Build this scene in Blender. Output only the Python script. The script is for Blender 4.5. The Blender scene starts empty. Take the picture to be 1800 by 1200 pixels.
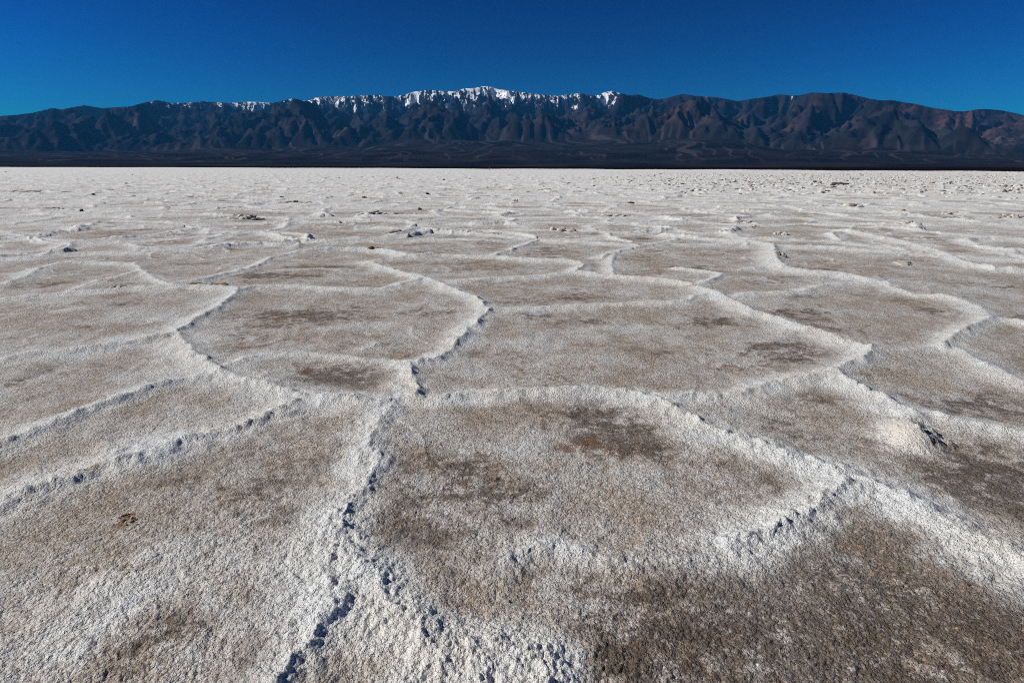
import bpy, bmesh, math, random, heapq
import numpy as np

# ------------------------------------------------------------------ camera, world, sun, exposure
sc = bpy.context.scene
C = sc.collection
F_PX, W_PX, H_PX = 1075.0, 1800.0, 1200.0          # focal length in pixels of the photograph
CAM_H = 1.6
PITCH = math.atan((600 - 292.6) / F_PX)            # degrees the camera looks down
SUN_EL, SUN_AZ = math.radians(33), math.radians(-92)   # sun stands to the left of the view

cam_d = bpy.data.cameras.new('camera'); cam = bpy.data.objects.new('camera', cam_d); C.objects.link(cam)
cam_d.sensor_width = 36.0; cam_d.lens = 36.0 * F_PX / W_PX
cam_d.clip_start = 0.05; cam_d.clip_end = 120000
cam.location = (0, 0, CAM_H)
cam.rotation_mode = 'XYZ'
from mathutils import Matrix, Vector
cam.rotation_euler = (Matrix.Rotation(math.pi / 2 - PITCH, 3, 'X') @ Matrix.Rotation(math.radians(0.08), 3, 'Z')).to_euler()
sc.camera = cam

world = bpy.data.worlds.new('World'); sc.world = world; world.use_nodes = True
wn = world.node_tree; wn.nodes.clear()
sky = wn.nodes.new('ShaderNodeTexSky'); sky.sky_type = 'NISHITA'; sky.sun_disc = False
sky.sun_elevation = SUN_EL; sky.sun_rotation = SUN_AZ
sky.altitude = 0; sky.air_density = 1.0; sky.dust_density = 0.0; sky.ozone_density = 10.0
gam = wn.nodes.new('ShaderNodeGamma'); gam.inputs[1].default_value = 2.4       # the deep, contrasty sky of a polarised, strongly graded picture
scl = wn.nodes.new('ShaderNodeVectorMath'); scl.operation = 'SCALE'; scl.inputs['Scale'].default_value = 0.272
bgn = wn.nodes.new('ShaderNodeBackground'); bgn.inputs['Strength'].default_value = 0.09
won = wn.nodes.new('ShaderNodeOutputWorld')
wn.links.new(sky.outputs[0], scl.inputs[0]); wn.links.new(scl.outputs[0], gam.inputs[0]); tint = wn.nodes.new('ShaderNodeMix'); tint.data_type = 'RGBA'; tint.blend_type = 'MULTIPLY'; tint.inputs[0].default_value = 1.0; tint.inputs[7].default_value = (0.10, 1.06, 0.93, 1)
wn.links.new(gam.outputs[0], tint.inputs[6]); wn.links.new(tint.outputs[2], bgn.inputs[0]); wn.links.new(bgn.outputs[0], won.inputs[0])

sun_d = bpy.data.lights.new('sun', 'SUN'); sun = bpy.data.objects.new('sun', sun_d); C.objects.link(sun)
sun_d.energy = 4.65; sun_d.angle = math.radians(0.53); sun_d.color = (1.0, 0.975, 0.91)
sdir = Vector((math.sin(SUN_AZ) * math.cos(SUN_EL), math.cos(SUN_AZ) * math.cos(SUN_EL), math.sin(SUN_EL)))
sun.rotation_euler = sdir.to_track_quat('Z', 'Y').to_euler()

sc.view_settings.view_transform = 'Standard'; sc.view_settings.look = 'None'
sc.view_settings.exposure = 0.0; sc.view_settings.gamma = 1.0; sc.view_settings.use_curve_mapping = False
sc.render.engine = 'CYCLES'
sc.cycles.use_denoising = False
sc.cycles.filter_width = 1.0
sc.cycles.max_bounces = 6; sc.cycles.diffuse_bounces = 3; sc.cycles.volume_bounces = 0

# ------------------------------------------------------------------ numpy noise
def _hash(ix, iy, seed):
    h = (ix.astype(np.int64) * 374761393 + iy.astype(np.int64) * 668265263 + seed * 1442695041) & 0xFFFFFFFF
    h = ((h ^ (h >> 13)) * 1274126177) & 0xFFFFFFFF
    h = ((h ^ (h >> 15)) * 2246822519) & 0xFFFFFFFF
    return ((h ^ (h >> 16)) & 0xFFFFFF).astype(np.float32) / np.float32(0xFFFFFF)

def vnoise(x, y, seed=0):
    """smooth noise in -1..1"""
    ix = np.floor(x); iy = np.floor(y); fx = (x - ix).astype(np.float32); fy = (y - iy).astype(np.float32)
    ix = ix.astype(np.int64); iy = iy.astype(np.int64)
    u = fx * fx * fx * (fx * (fx * 6 - 15) + 10); v = fy * fy * fy * (fy * (fy * 6 - 15) + 10)
    def g(dx, dy):
        a = _hash(ix + dx, iy + dy, seed) * np.float32(6.2831853)
        return np.cos(a) * (fx - dx) + np.sin(a) * (fy - dy)
    n0 = g(0, 0) * (1 - u) + g(1, 0) * u; n1 = g(0, 1) * (1 - u) + g(1, 1) * u
    return (n0 * (1 - v) + n1 * v) * 1.5

def fbm(x, y, octv=4, seed=0, gain=0.5, lac=2.03):
    s = 0.0; a = 1.0; t = 0.0
    for o in range(octv):
        s = s + a * vnoise(x, y, seed + o * 17); t += a; a *= gain; x = x * lac + 3.1; y = y * lac + 1.7
    return s / t

def ridged(x, y, octv=4, seed=0, gain=0.5):
    s = 0.0; a = 1.0; t = 0.0
    for o in range(octv):
        s = s + a * (1 - np.abs(vnoise(x, y, seed + o * 31)) * 1.6); t += a; a *= gain; x = x * 2.07 + 5.3; y = y * 2.07 + 2.9
    return s / t

def worley(x, y, seed=0):
    """distance to the nearest jittered point, cell value"""
    ix = np.floor(x).astype(np.int64); iy = np.floor(y).astype(np.int64)
    best = np.full(x.shape, 9.0, np.float32); val = np.zeros(x.shape, np.float32)
    for dx in (-1, 0, 1):
        for dy in (-1, 0, 1):
            cx, cy = ix + dx, iy + dy
            px = cx + _hash(cx, cy, seed); py = cy + _hash(cx, cy, seed + 77)
            d = ((px - x) ** 2 + (py - y) ** 2).astype(np.float32)
            m = d < best
            best = np.where(m, d, best); val = np.where(m, _hash(cx, cy, seed + 5), val)
    return np.sqrt(best), val

def sstep(a, b, x):
    t = np.clip((x - a) / (b - a), 0, 1); return t * t * (3 - 2 * t)

# ------------------------------------------------------------------ pixel <-> place (to take positions off the photograph)
CP, SP = math.cos(PITCH), math.sin(PITCH)
ROLL = math.radians(0.08)
def ray(px, py):
    a = (px - 900) / F_PX; b = (600 - py) / F_PX
    a, b = a * math.cos(ROLL) - b * math.sin(ROLL), a * math.sin(ROLL) + b * math.cos(ROLL)
    return (a, CP + b * SP, -SP + b * CP)
def at(px, py, z=0.0):
    d = ray(px, py); t = (z - CAM_H) / d[2]
    return (d[0] * t, d[1] * t)
def px_size(px, py, n):
    x, y = at(px, py); return n * math.sqrt(x * x + y * y + CAM_H ** 2) / F_PX * 0.95

# ------------------------------------------------------------------ materials
class NT:
    def __init__(s, name):
        s.m = bpy.data.materials.new(name); s.m.use_nodes = True; s.t = s.m.node_tree; s.t.nodes.clear()
        s.out = s.n('ShaderNodeOutputMaterial'); s.b = s.n('ShaderNodeBsdfPrincipled'); s.l(s.b.outputs[0], s.out.inputs[0])
        s.tc = s.n('ShaderNodeTexCoord').outputs['Object']
    def n(s, k, **kw):
        nd = s.t.nodes.new(k)
        for a, v in kw.items(): setattr(nd, a, v)
        return nd
    def l(s, a, b): s.t.links.new(a, b)
    def noise(s, scale, detail=4, rough=0.55, vec=None, dist=0.0):
        nd = s.n('ShaderNodeTexNoise'); nd.inputs['Scale'].default_value = scale; nd.inputs['Detail'].default_value = detail
        nd.inputs['Roughness'].default_value = rough; nd.inputs['Distortion'].default_value = dist; s.l(vec or s.tc, nd.inputs['Vector']); return nd.outputs[0]
    def ramp(s, v, a, b, lo=0.0, hi=1.0):
        nd = s.n('ShaderNodeMapRange'); nd.interpolation_type = 'SMOOTHSTEP'
        s.l(v, nd.inputs[0]); nd.inputs[1].default_value = a; nd.inputs[2].default_value = b; nd.inputs[3].default_value = lo; nd.inputs[4].default_value = hi
        return nd.outputs[0]
    def math(s, op, a, b=None, clamp=False):
        nd = s.n('ShaderNodeMath', operation=op, use_clamp=clamp)
        for i, v in enumerate((a, b)):
            if v is None: continue
            if isinstance(v, (int, float)): nd.inputs[i].default_value = v
            else: s.l(v, nd.inputs[i])
        return nd.outputs[0]
    def mix(s, f, a, b):
        nd = s.n('ShaderNodeMix', data_type='RGBA')
        for i, v in ((0, f), (6, a), (7, b)):
            if isinstance(v, (int, float)): nd.inputs[i].default_value = v
            elif isinstance(v, tuple): nd.inputs[i].default_value = (*v, 1)
            else: s.l(v, nd.inputs[i])
        return nd.outputs[2]
    def attr(s, name):
        nd = s.n('ShaderNodeAttribute', attribute_name=name); return nd.outputs['Fac']
    def bump(s, h, strength, dist, prev=None):
        nd = s.n('ShaderNodeBump')
        if isinstance(strength, (int, float)): nd.inputs['Strength'].default_value = strength
        else: s.l(strength, nd.inputs['Strength'])
        nd.inputs['Distance'].default_value = dist;  nd.inputs['Distance'].default_value = dist
        s.l(h, nd.inputs['Height'])
        if prev: s.l(prev, nd.inputs['Normal'])
        return nd.outputs[0]

def salt_material():
    s = NT('salt_crust')
    white = s.attr('white'); stain_shade = s.attr('stain_shade'); rust = s.attr('rust'); cream = s.attr('cream')
    def vor(scale, rnd=1.0):
        nd = s.n('ShaderNodeTexVoronoi'); nd.inputs['Scale'].default_value = scale; nd.inputs['Randomness'].default_value = rnd
        s.l(s.tc, nd.inputs['Vector']); sp = s.n('ShaderNodeSeparateColor'); s.l(nd.outputs['Color'], sp.inputs[0])
        return nd.outputs['Distance'], sp.outputs[0], sp.outputs[1]
    d1, c1, c1b = vor(78); d2, c2, c2b = vor(185)
    blot = s.noise(1.4, 7, 0.66); blot2 = s.noise(5.0, 7, 0.70); blot3 = s.noise(19, 6, 0.72)
    ctr = lambda v, k: s.math('MULTIPLY', s.math('SUBTRACT', v, 0.5), k)
    # grey-white crust, tan where it is thin
    base = s.mix(s.ramp(s.math('ADD', s.math('MULTIPLY', blot, 0.75), s.math('MULTIPLY', s.noise(0.55, 3, 0.5), 0.25)), 0.38, 0.60), (0.46, 0.355, 0.255), (0.76, 0.75, 0.715))
    base = s.mix(s.math('MULTIPLY', s.ramp(blot2, 0.48, 0.70), 0.60), base, (0.45, 0.325, 0.205))
    base = s.mix(s.math('MULTIPLY', s.ramp(blot3, 0.54, 0.72), 0.40), base, (0.36, 0.26, 0.165))
    base = s.mix(s.math('MULTIPLY', s.ramp(blot3, 0.46, 0.30), 0.50), base, (0.80, 0.795, 0.76))
    # brown mud showing through, plus some painted shade, with ragged edges
    sv = s.math('ADD', s.math('ADD', stain_shade, ctr(blot2, 1.7)), s.math('ADD', ctr(blot3, 1.7), ctr(c1, 0.45)))
    sm = s.ramp(sv, 0.20, 0.86)
    base = s.mix(s.math('MULTIPLY', sm, 0.92), base, s.mix(s.ramp(sm, 0.30, 0.95), (0.37, 0.215, 0.125), s.mix(s.ramp(blot3, 0.35, 0.65), (0.048, 0.032, 0.022), (0.135, 0.085, 0.052))))
    # white crust
    wv = s.math('ADD', s.math('ADD', s.math('MULTIPLY', white, 1.35), ctr(blot2, 0.8)), s.math('ADD', ctr(blot3, 0.6), ctr(c1, 0.15)))
    wv = s.ramp(wv, 0.14, 0.78)
    cr = s.mix(cream, (0.86, 0.862, 0.835), (0.84, 0.765, 0.65))
    col = s.mix(wv, base, cr)
    # single crystals: white ones, dirty ones
    keep = s.math('SUBTRACT', 1.0, s.math('MULTIPLY', sm, 0.80))
    col = s.mix(s.math('MULTIPLY', s.ramp(c1, 0.62, 0.80), s.math('MULTIPLY', keep, 0.32)), col, (0.85, 0.845, 0.82))
    col = s.mix(s.math('MULTIPLY', s.ramp(c2, 0.70, 0.90), s.math('MULTIPLY', keep, 0.42)), col, (0.86, 0.86, 0.84))
    dk = s.math('SUBTRACT', 0.42, s.math('MULTIPLY', wv, 0.34))
    col = s.mix(s.math('MULTIPLY', s.ramp(c1, 0.34, 0.16), dk), col, (0.24, 0.175, 0.115))
    col = s.mix(s.math('MULTIPLY', s.ramp(c2, 0.30, 0.10), dk), col, (0.17, 0.125, 0.085))
    # rust-coloured crystals
    rs = s.ramp(s.math('ADD', rust, s.math('ADD', ctr(blot3, 1.4), ctr(c2b, 0.5))), 0.30, 0.80)
    col = s.mix(s.math('MULTIPLY', rs, 0.85), col, (0.24, 0.105, 0.032))
    s.l(col, s.b.inputs['Base Color'])
    s.b.inputs['Roughness'].default_value = 0.7; s.b.inputs['Specular IOR Level'].default_value = 0.25
    n = s.bump(s.noise(11, 6, 0.68), 1.0, 0.034)
    n = s.bump(s.math('ADD', d1, s.math('MULTIPLY', c1b, -0.6)), 1.0, -0.0062, n); n = s.bump(s.math('ADD', d2, s.math('MULTIPLY', c2b, -0.6)), 0.9, -0.0030, n)
    s.l(n, s.b.inputs['Normal'])
    return s.m

def rock_material(name, far=False):
    s = NT(name)
    snow = s.attr('snow'); red = s.attr('red'); pale = s.attr('pale'); fan = s.attr('fan')
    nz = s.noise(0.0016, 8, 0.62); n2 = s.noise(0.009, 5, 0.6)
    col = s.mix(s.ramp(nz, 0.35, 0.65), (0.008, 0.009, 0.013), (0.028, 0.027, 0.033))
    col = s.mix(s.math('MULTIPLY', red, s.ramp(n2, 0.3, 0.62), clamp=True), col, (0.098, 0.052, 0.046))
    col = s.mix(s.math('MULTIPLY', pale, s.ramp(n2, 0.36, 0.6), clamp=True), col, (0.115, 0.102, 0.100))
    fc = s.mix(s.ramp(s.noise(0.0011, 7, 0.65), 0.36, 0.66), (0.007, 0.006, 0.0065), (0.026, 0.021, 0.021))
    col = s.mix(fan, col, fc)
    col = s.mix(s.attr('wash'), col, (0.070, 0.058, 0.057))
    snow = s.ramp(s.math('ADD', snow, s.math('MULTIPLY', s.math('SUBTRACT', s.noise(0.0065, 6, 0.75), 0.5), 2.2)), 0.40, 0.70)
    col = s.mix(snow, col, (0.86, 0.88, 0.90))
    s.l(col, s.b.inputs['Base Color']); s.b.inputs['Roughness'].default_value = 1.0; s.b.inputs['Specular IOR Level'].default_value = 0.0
    nd = s.n('ShaderNodeTexNoise'); nd.noise_type = 'RIDGED_MULTIFRACTAL'; nd.inputs['Scale'].default_value = 0.006; nd.inputs['Detail'].default_value = 6; nd.inputs['Roughness'].default_value = 0.6; s.l(s.tc, nd.inputs['Vector'])
    n = s.bump(nd.outputs[0], s.math('SUBTRACT', 1.0, s.math('MULTIPLY', fan, 0.9)), 1.0)
    n.node.inputs['Distance'].default_value = 26.0
    s.l(n, s.b.inputs['Normal'])
    return s.m

def lump_material(name, a, b, c):
    s = NT(name)
    n1 = s.noise(7, 5, 0.6); n2 = s.noise(38, 4, 0.6)
    col = s.mix(s.ramp(n1, 0.36, 0.62), a, b)
    col = s.mix(s.math('MULTIPLY', s.ramp(n2, 0.5, 0.66), 0.8), col, c)
    s.l(col, s.b.inputs['Base Color']); s.b.inputs['Roughness'].default_value = 0.85; s.b.inputs['Specular IOR Level'].default_value = 0.2
    n = s.bump(n2, 0.9, 0.02); s.l(n, s.b.inputs['Normal'])
    return s.m

def mud_material():
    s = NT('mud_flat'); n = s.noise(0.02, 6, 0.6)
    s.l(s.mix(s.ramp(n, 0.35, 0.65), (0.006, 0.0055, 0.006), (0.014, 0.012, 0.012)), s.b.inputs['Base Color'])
    s.b.inputs['Roughness'].default_value = 1.0; s.b.inputs['Specular IOR Level'].default_value = 0.0
    return s.m

def plain(name, col, rough=0.85):
    s = NT(name); n = s.noise(30, 4)
    s.l(s.mix(s.ramp(n, 0.3, 0.7), tuple(v * 0.8 for v in col), tuple(min(1, v * 1.2) for v in col)), s.b.inputs['Base Color'])
    s.b.inputs['Roughness'].default_value = rough; return s.m

M_SALT = salt_material(); M_ROCK = rock_material('desert_rock'); M_MUD = mud_material()
M_WHITE = lump_material('lump_salt', (0.74, 0.72, 0.69), (0.62, 0.56, 0.47), (0.80, 0.80, 0.79))
M_CREAM = lump_material('lump_cream', (0.74, 0.68, 0.60), (0.62, 0.53, 0.43), (0.80, 0.78, 0.74))
M_DARK = lump_material('lump_mud', (0.060, 0.050, 0.046), (0.13, 0.10, 0.075), (0.34, 0.31, 0.28))
M_MID = lump_material('lump_grey', (0.24, 0.205, 0.175), (0.42, 0.37, 0.31), (0.66, 0.63, 0.60))  # grey lumps, their tone mostly painted shade among the heaps
M_OCHRE = lump_material('lump_ochre', (0.26, 0.135, 0.045), (0.40, 0.26, 0.13), (0.55, 0.46, 0.34))

def tag(o, label=None, cat=None, group=None, kind=None):
    if label: o['label'] = label
    if cat: o['category'] = cat
    if group: o['group'] = group
    if kind: o['kind'] = kind
    return o

def np_mesh(name, V, Q, mat, attrs=None, parent=None, smooth=True):
    """V (n,3), Q (m,4) quads -> one mesh object"""
    me = bpy.data.meshes.new(name)
    me.vertices.add(len(V)); me.vertices.foreach_set('co', np.ascontiguousarray(V, np.float32).ravel())
    k = Q.shape[1]
    me.loops.add(Q.size); me.loops.foreach_set('vertex_index', np.ascontiguousarray(Q, np.int32).ravel())
    me.polygons.add(len(Q)); me.polygons.foreach_set('loop_start', np.arange(0, Q.size, k, dtype=np.int32))
    if smooth: me.polygons.foreach_set('use_smooth', np.ones(len(Q), bool))
    me.update(calc_edges=True)
    for a, v in (attrs or {}).items():
        at_ = me.attributes.new(a, 'FLOAT', 'POINT'); at_.data.foreach_set('value', np.ascontiguousarray(v, np.float32))
    me.materials.append(mat)
    o = bpy.data.objects.new(name, me); C.objects.link(o)
    if parent: o.parent = parent
    return o

def split_mesh(name, V, Q, sel, mat, attrs, parent=None):
    q = Q[sel]; u, inv = np.unique(q, return_inverse=True)
    return np_mesh(name, V[u], inv.reshape(q.shape), mat, {k: a[u] for k, a in attrs.items()}, parent)

# ------------------------------------------------------------------ the salt flat: ridges traced from the photograph (pixels), height and half width in metres
RIDGES = [
 # near network
 ([(690,700),(668,735),(650,765),(666,800),(652,835),(620,870),(600,912),(606,945),(630,978),(660,1010),(690,1050),(722,1092),(764,1137)], .054,.10),
 ([(764,1137),(830,1138),(900,1138),(970,1146),(965,1185),(955,1240)], .07,.09),
 ([(832,1138),(846,1180),(860,1240)], .05,.08),
 ([(604,918),(580,960),(582,1005),(600,1036),(562,1085),(522,1140),(490,1190),(455,1240)], .052,.085),
 ([(690,699),(640,697),(560,691),(520,686),(470,671),(410,656),(370,636),(340,612),(322,592),(312,576)], .080,.095),
 ([(312,576),(345,556),(375,543),(400,526),(420,508)], .078,.09),
 ([(420,508),(395,503),(320,501),(230,503),(190,507),(100,513),(0,521),(-120,532)], .085,.10),
 ([(312,580),(260,588),(210,597),(150,607),(100,612),(40,620),(0,628),(-120,650)], .080,.10),
 ([(372,652),(330,662),(280,672),(235,686),(190,703),(150,716),(95,738),(50,755),(0,775),(-120,825)], .068,.09),
 ([(520,700),(490,715),(440,735),(400,750),(350,762),(312,766),(290,781),(250,796),(200,808),(150,826),(100,841),(40,858),(0,872),(-160,915)], .070,.115),
 ([(690,698),(735,693),(800,692),(880,685),(960,682),(1040,680),(1100,684),(1130,690)], .065,.085),
 ([(1130,690),(1170,705),(1220,728),(1280,755),(1340,772),(1400,795),(1440,808),(1475,825)], .075,.105),
 ([(1475,825),(1480,845),(1450,872),(1420,892),(1380,908),(1340,926),(1303,938)], .085,.085),
 ([(1303,938),(1240,966),(1180,972),(1100,976),(1060,966),(1010,950),(960,945),(905,966)], .035,.09),
 ([(1475,815),(1530,845),(1580,862),(1640,892),(1700,925),(1760,952),(1800,970),(1930,1030)], .075,.13),
 ([(735,693),(730,670),(722,645),(715,632)], .075,.085),
 ([(715,632),(745,631),(780,620),(800,600),(825,575),(850,553),(858,541)], .075,.085),
 ([(858,541),(840,521),(800,506),(770,493),(740,485),(700,475),(660,462),(648,459)], .080,.085),
 ([(715,632),(680,628),(620,623),(560,616),(500,615),(440,621),(390,640)], .045,.08),
 ([(640,606),(665,596)], .045,.05),
 ([(858,541),(920,538),(980,535),(1050,531),(1130,528),(1200,525),(1225,516),(1255,512)], .060,.085),
 ([(1130,690),(1200,691),(1260,688),(1310,685),(1345,669),(1390,660),(1440,655),(1470,650)], .065,.085),
 ([(1020,476),(1080,482),(1140,488),(1200,495),(1250,510),(1290,527),(1330,545),(1370,556)], .085,.095),
 ([(1370,556),(1400,570),(1440,580),(1490,597),(1532,611)], .085,.10),
 ([(1532,611),(1533,622),(1500,636),(1470,651)], .100,.09),
 ([(1470,653),(1500,671),(1540,691),(1580,711),(1612,727)], .090,.10),
 ([(1612,727),(1640,722),(1680,734),(1740,745),(1800,756),(1930,790)], .065,.10),
 ([(1532,611),(1600,612),(1660,607)], .050,.085),
 ([(1655,607),(1690,581),(1720,566),(1747,555)], .085,.085),
 ([(1747,555),(1800,562),(1930,580)], .070,.09),
 ([(1747,555),(1712,531),(1680,520),(1600,510),(1560,496)], .065,.09),
 ([(1560,496),(1500,493),(1440,500),(1400,510),(1330,513),(1292,519)], .060,.09),
 ([(1680,605),(1720,630),(1760,650),(1800,666),(1930,720)], .060,.10),
 ([(1190,468),(1240,474),(1268,480),(1252,492),(1228,498)], .075,.08),
 # middle distance
 ([(648,459),(700,451),(760,445),(830,447),(880,449)], .070,.10),
 ([(880,449),(940,454),(1000,456),(1026,463),(1012,475)], .085,.10),
 ([(1012,476),(940,482),(860,486),(772,492)], .065,.09),
 ([(870,447),(905,435),(932,426),(952,417)], .085,.09),
 ([(420,508),(450,501),(520,498),(600,504),(680,502),(738,488)], .070,.09),
 ([(300,498),(350,491),(400,478),(450,465),(480,451),(530,441)], .080,.09),
 ([(530,441),(600,436),(670,437),(722,448),(760,445)], .110,.11),
 ([(300,498),(280,490),(255,475),(238,461)], .060,.08),
 ([(0,497),(40,486),(72,470),(130,458),(238,461)], .060,.10),
 ([(0,453),(70,450),(150,443),(260,441),(400,431),(522,423)], .080,.10),
 ([(72,449),(92,438),(130,424)], .085,.10),
 ([(0,418),(60,418),(130,421),(200,417),(270,410),(372,396)], .080,.11),
 ([(228,425),(262,440)], .05,.08),
 ([(460,405),(522,421),(600,421),(690,412)], .075,.10),
 ([(1170,411),(1250,418),(1330,425),(1360,431)], .100,.13),
 ([(1360,431),(1366,455),(1382,468),(1420,475),(1480,480),(1530,490),(1560,495)], .110,.12),
 ([(1360,431),(1440,433),(1560,440),(1640,440),(1700,450)], .075,.12),
 ([(1060,450),(1083,441),(1130,431),(1192,419)], .080,.09),
 ([(1080,482),(1075,462),(1083,441)], .060,.09),
 ([(1480,402),(1560,416),(1640,436),(1720,465),(1800,473),(1930,480)], .095,.12),
 ([(780,407),(860,411),(960,420),(1040,424),(1120,428)], .085,.11),
 ([(690,412),(740,398),(780,407)], .090,.10),
 ([(130,505),(170,490),(238,474)], .05,.08), ([(0,548),(80,545),(160,535)], .035,.08), ([(215,480),(160,498)], .035,.07),
 ([(1300,470),(1360,462),(1366,455)], .045,.09), ([(600,470),(560,468),(480,470)], .035,.08),
]
# seeds for the single plates between the ridges (pixels)
PLATES = [(1000,820),(1050,600),(560,560),(570,655),(400,880),(260,740),(200,645),(150,560),(100,700),(650,1120),(900,1060),(1500,1000),
 (1330,735),(1720,850),(1620,675),(1480,550),(1740,595),(1760,700),(1730,525),(1000,508),(560,485),(1350,495),(1180,450),(900,467),(700,470),
 (1000,438),(1250,440),(1600,465),(200,470),(370,455),(640,462),(80,480),(430,440),(1100,470),(1460,450),(1740,490),(560,450),(820,430),
 (540,660),(780,660),(240,530),(620,530),(1230,485),(1410,690),(1120,505),(300,425),(80,432),(1640,575),(790,1170),(540,1190),(900,1180)]

edge_px = [(-700, 820.), (0, 820.), (860, 441.), (1200, 360.), (1800, 205.), (2600, 190.)]   # where the white salt ends (depth in metres)

# radii: about one picture row apart, growing with distance
radii = [0.0001, 0.4, 0.7, 0.95, 1.1, 1.2, 1.28]
r = 1.33
while r < 150:
    radii.append(r)
    r += min((r * r + CAM_H ** 2) / (CAM_H * 612.0), 0.0058 * r if r < 60 else 0.0068 * r)
NR1 = len(radii); NR2 = 190
az_f = np.radians(np.arange(-47, 47.001, 0.097))
az_o = np.radians(np.arange(50, 312, 4.0))
AZ = np.concatenate([az_f, az_o]).astype(np.float64); NA = len(AZ); NF = len(az_f)
pxs = np.array([e[0] for e in edge_px]); dps = np.array([e[1] for e in edge_px])
az_e = np.arctan((pxs - 900) / F_PX / 0.96)
azw = np.where(AZ > math.pi, AZ - 2 * math.pi, AZ)
edge_r = np.interp(azw, az_e, dps) / np.maximum(np.cos(azw), 0.62)
edge_r *= 1 + 0.06 * np.sin(azw * 23) + 0.04 * np.sin(azw * 61 + 1)
edge_r[NF:] = np.interp(AZ[NF:], [AZ[NF - 1], AZ[NF] + 1, 2 * math.pi + AZ[0] - 1, 2 * math.pi + AZ[0]], [edge_r[NF - 1], 400, 500, edge_r[0]])
R = np.empty((NR1 + NR2, NA))
R[:NR1] = np.array(radii)[:, None]
t = (np.arange(1, NR2 + 1) / NR2)[:, None]
R[NR1:] = radii[-1] * (edge_r[None, :] / radii[-1]) ** t
NR = NR1 + NR2
X = R * np.sin(AZ)[None, :]; Y = R * np.cos(AZ)[None, :]
spacing = np.empty_like(R); spacing[1:] = np.diff(R, axis=0); spacing[0] = 0.4
spacing = np.maximum(spacing, 0).astype(np.float32)
spacing[:, NF:] = np.maximum(spacing[:, NF:], (R[:, NF:] * 0.07).astype(np.float32))

# wobble the ridge lines
WX = X + 0.030 * vnoise(X / 0.21, Y / 0.21, 3) + 0.014 * vnoise(X / 0.075, Y / 0.075, 4)
WY = Y + 0.030 * vnoise(X / 0.21, Y / 0.21, 5) + 0.014 * vnoise(X / 0.075, Y / 0.075, 6)

ridge_h = np.zeros((NR, NA), np.float32)     # crest profile
ridge_w = np.zeros((NR, NA), np.float32)     # white crust round the ridges
ridge_b = np.zeros((NR, NA), np.float32)     # broad swell
ridge_id = np.full((NR, NA), -1, np.int32)
r_axis = np.array(radii)
for rid, (pts, hh, ww) in enumerate(RIDGES):
    g = [at(px, py, 0.035) for px, py in pts]
    # round the corners a little
    fine = []
    for i in range(len(g) - 1):
        p0 = g[max(i - 1, 0)]; p1 = g[i]; p2 = g[i + 1]; p3 = g[min(i + 2, len(g) - 1)]
        for k in range(4):
            u = k / 4
            fine.append(tuple(0.5 * (2 * p1[j] + (-p0[j] + p2[j]) * u + (2 * p0[j] - 5 * p1[j] + 4 * p2[j] - p3[j]) * u * u + (-p0[j] + 3 * p1[j] - 3 * p2[j] + p3[j]) * u ** 3) for j in (0, 1)))
    fine.append(g[-1])
    dist_scale = 1.0
    for i in range(len(fine) - 1):
        (x0, y0), (x1, y1) = fine[i], fine[i + 1]
        M = 0.75
        ra, rb = math.hypot(x0, y0), math.hypot(x1, y1)
        i0 = max(int(np.searchsorted(r_axis, min(ra, rb) - M)), 1); i1 = min(int(np.searchsorted(r_axis, max(ra, rb) + M)) + 1, NR1)
        a0, a1 = math.atan2(x0, y0), math.atan2(x1, y1); da = M / max(min(ra, rb), 0.8)
        j0 = int(np.searchsorted(az_f, min(a0, a1) - da)); j1 = int(np.searchsorted(az_f, max(a0, a1) + da))
        if i1 <= i0 or j1 <= j0: continue
        sx, sy = WX[i0:i1, j0:j1], WY[i0:i1, j0:j1]
        dx, dy = x1 - x0, y1 - y0; L2 = dx * dx + dy * dy + 1e-9
        tt = np.clip(((sx - x0) * dx + (sy - y0) * dy) / L2, 0, 1)
        vx, vy = sx - x0 - tt * dx, sy - y0 - tt * dy
        d = np.sqrt(vx * vx + vy * vy).astype(np.float32) + 1e-6
        nx = (vx / d).astype(np.float32)
        w = ww * (1.15 - 0.34 * nx * sstep(0, 0.03, d))           # thrust over to one side: steep flank, gentle flank
        e = np.exp(-np.clip(d / w, 0, 9) ** 1.15) * hh * 0.52
        sub = ridge_h[i0:i1, j0:j1]; m = e > sub
        ridge_id[i0:i1, j0:j1][m] = rid
        np.maximum(sub, e, out=sub)
        k = min(1.0, hh / 0.075)
        np.maximum(ridge_w[i0:i1, j0:j1], np.exp(-(d / (ww * (1.9 - 0.45 * nx))) ** 1.25) * k * 1.1, out=ridge_w[i0:i1, j0:j1])
        np.maximum(ridge_b[i0:i1, j0:j1], np.exp(-d / 0.20) * hh * 0.30, out=ridge_b[i0:i1, j0:j1])

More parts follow.
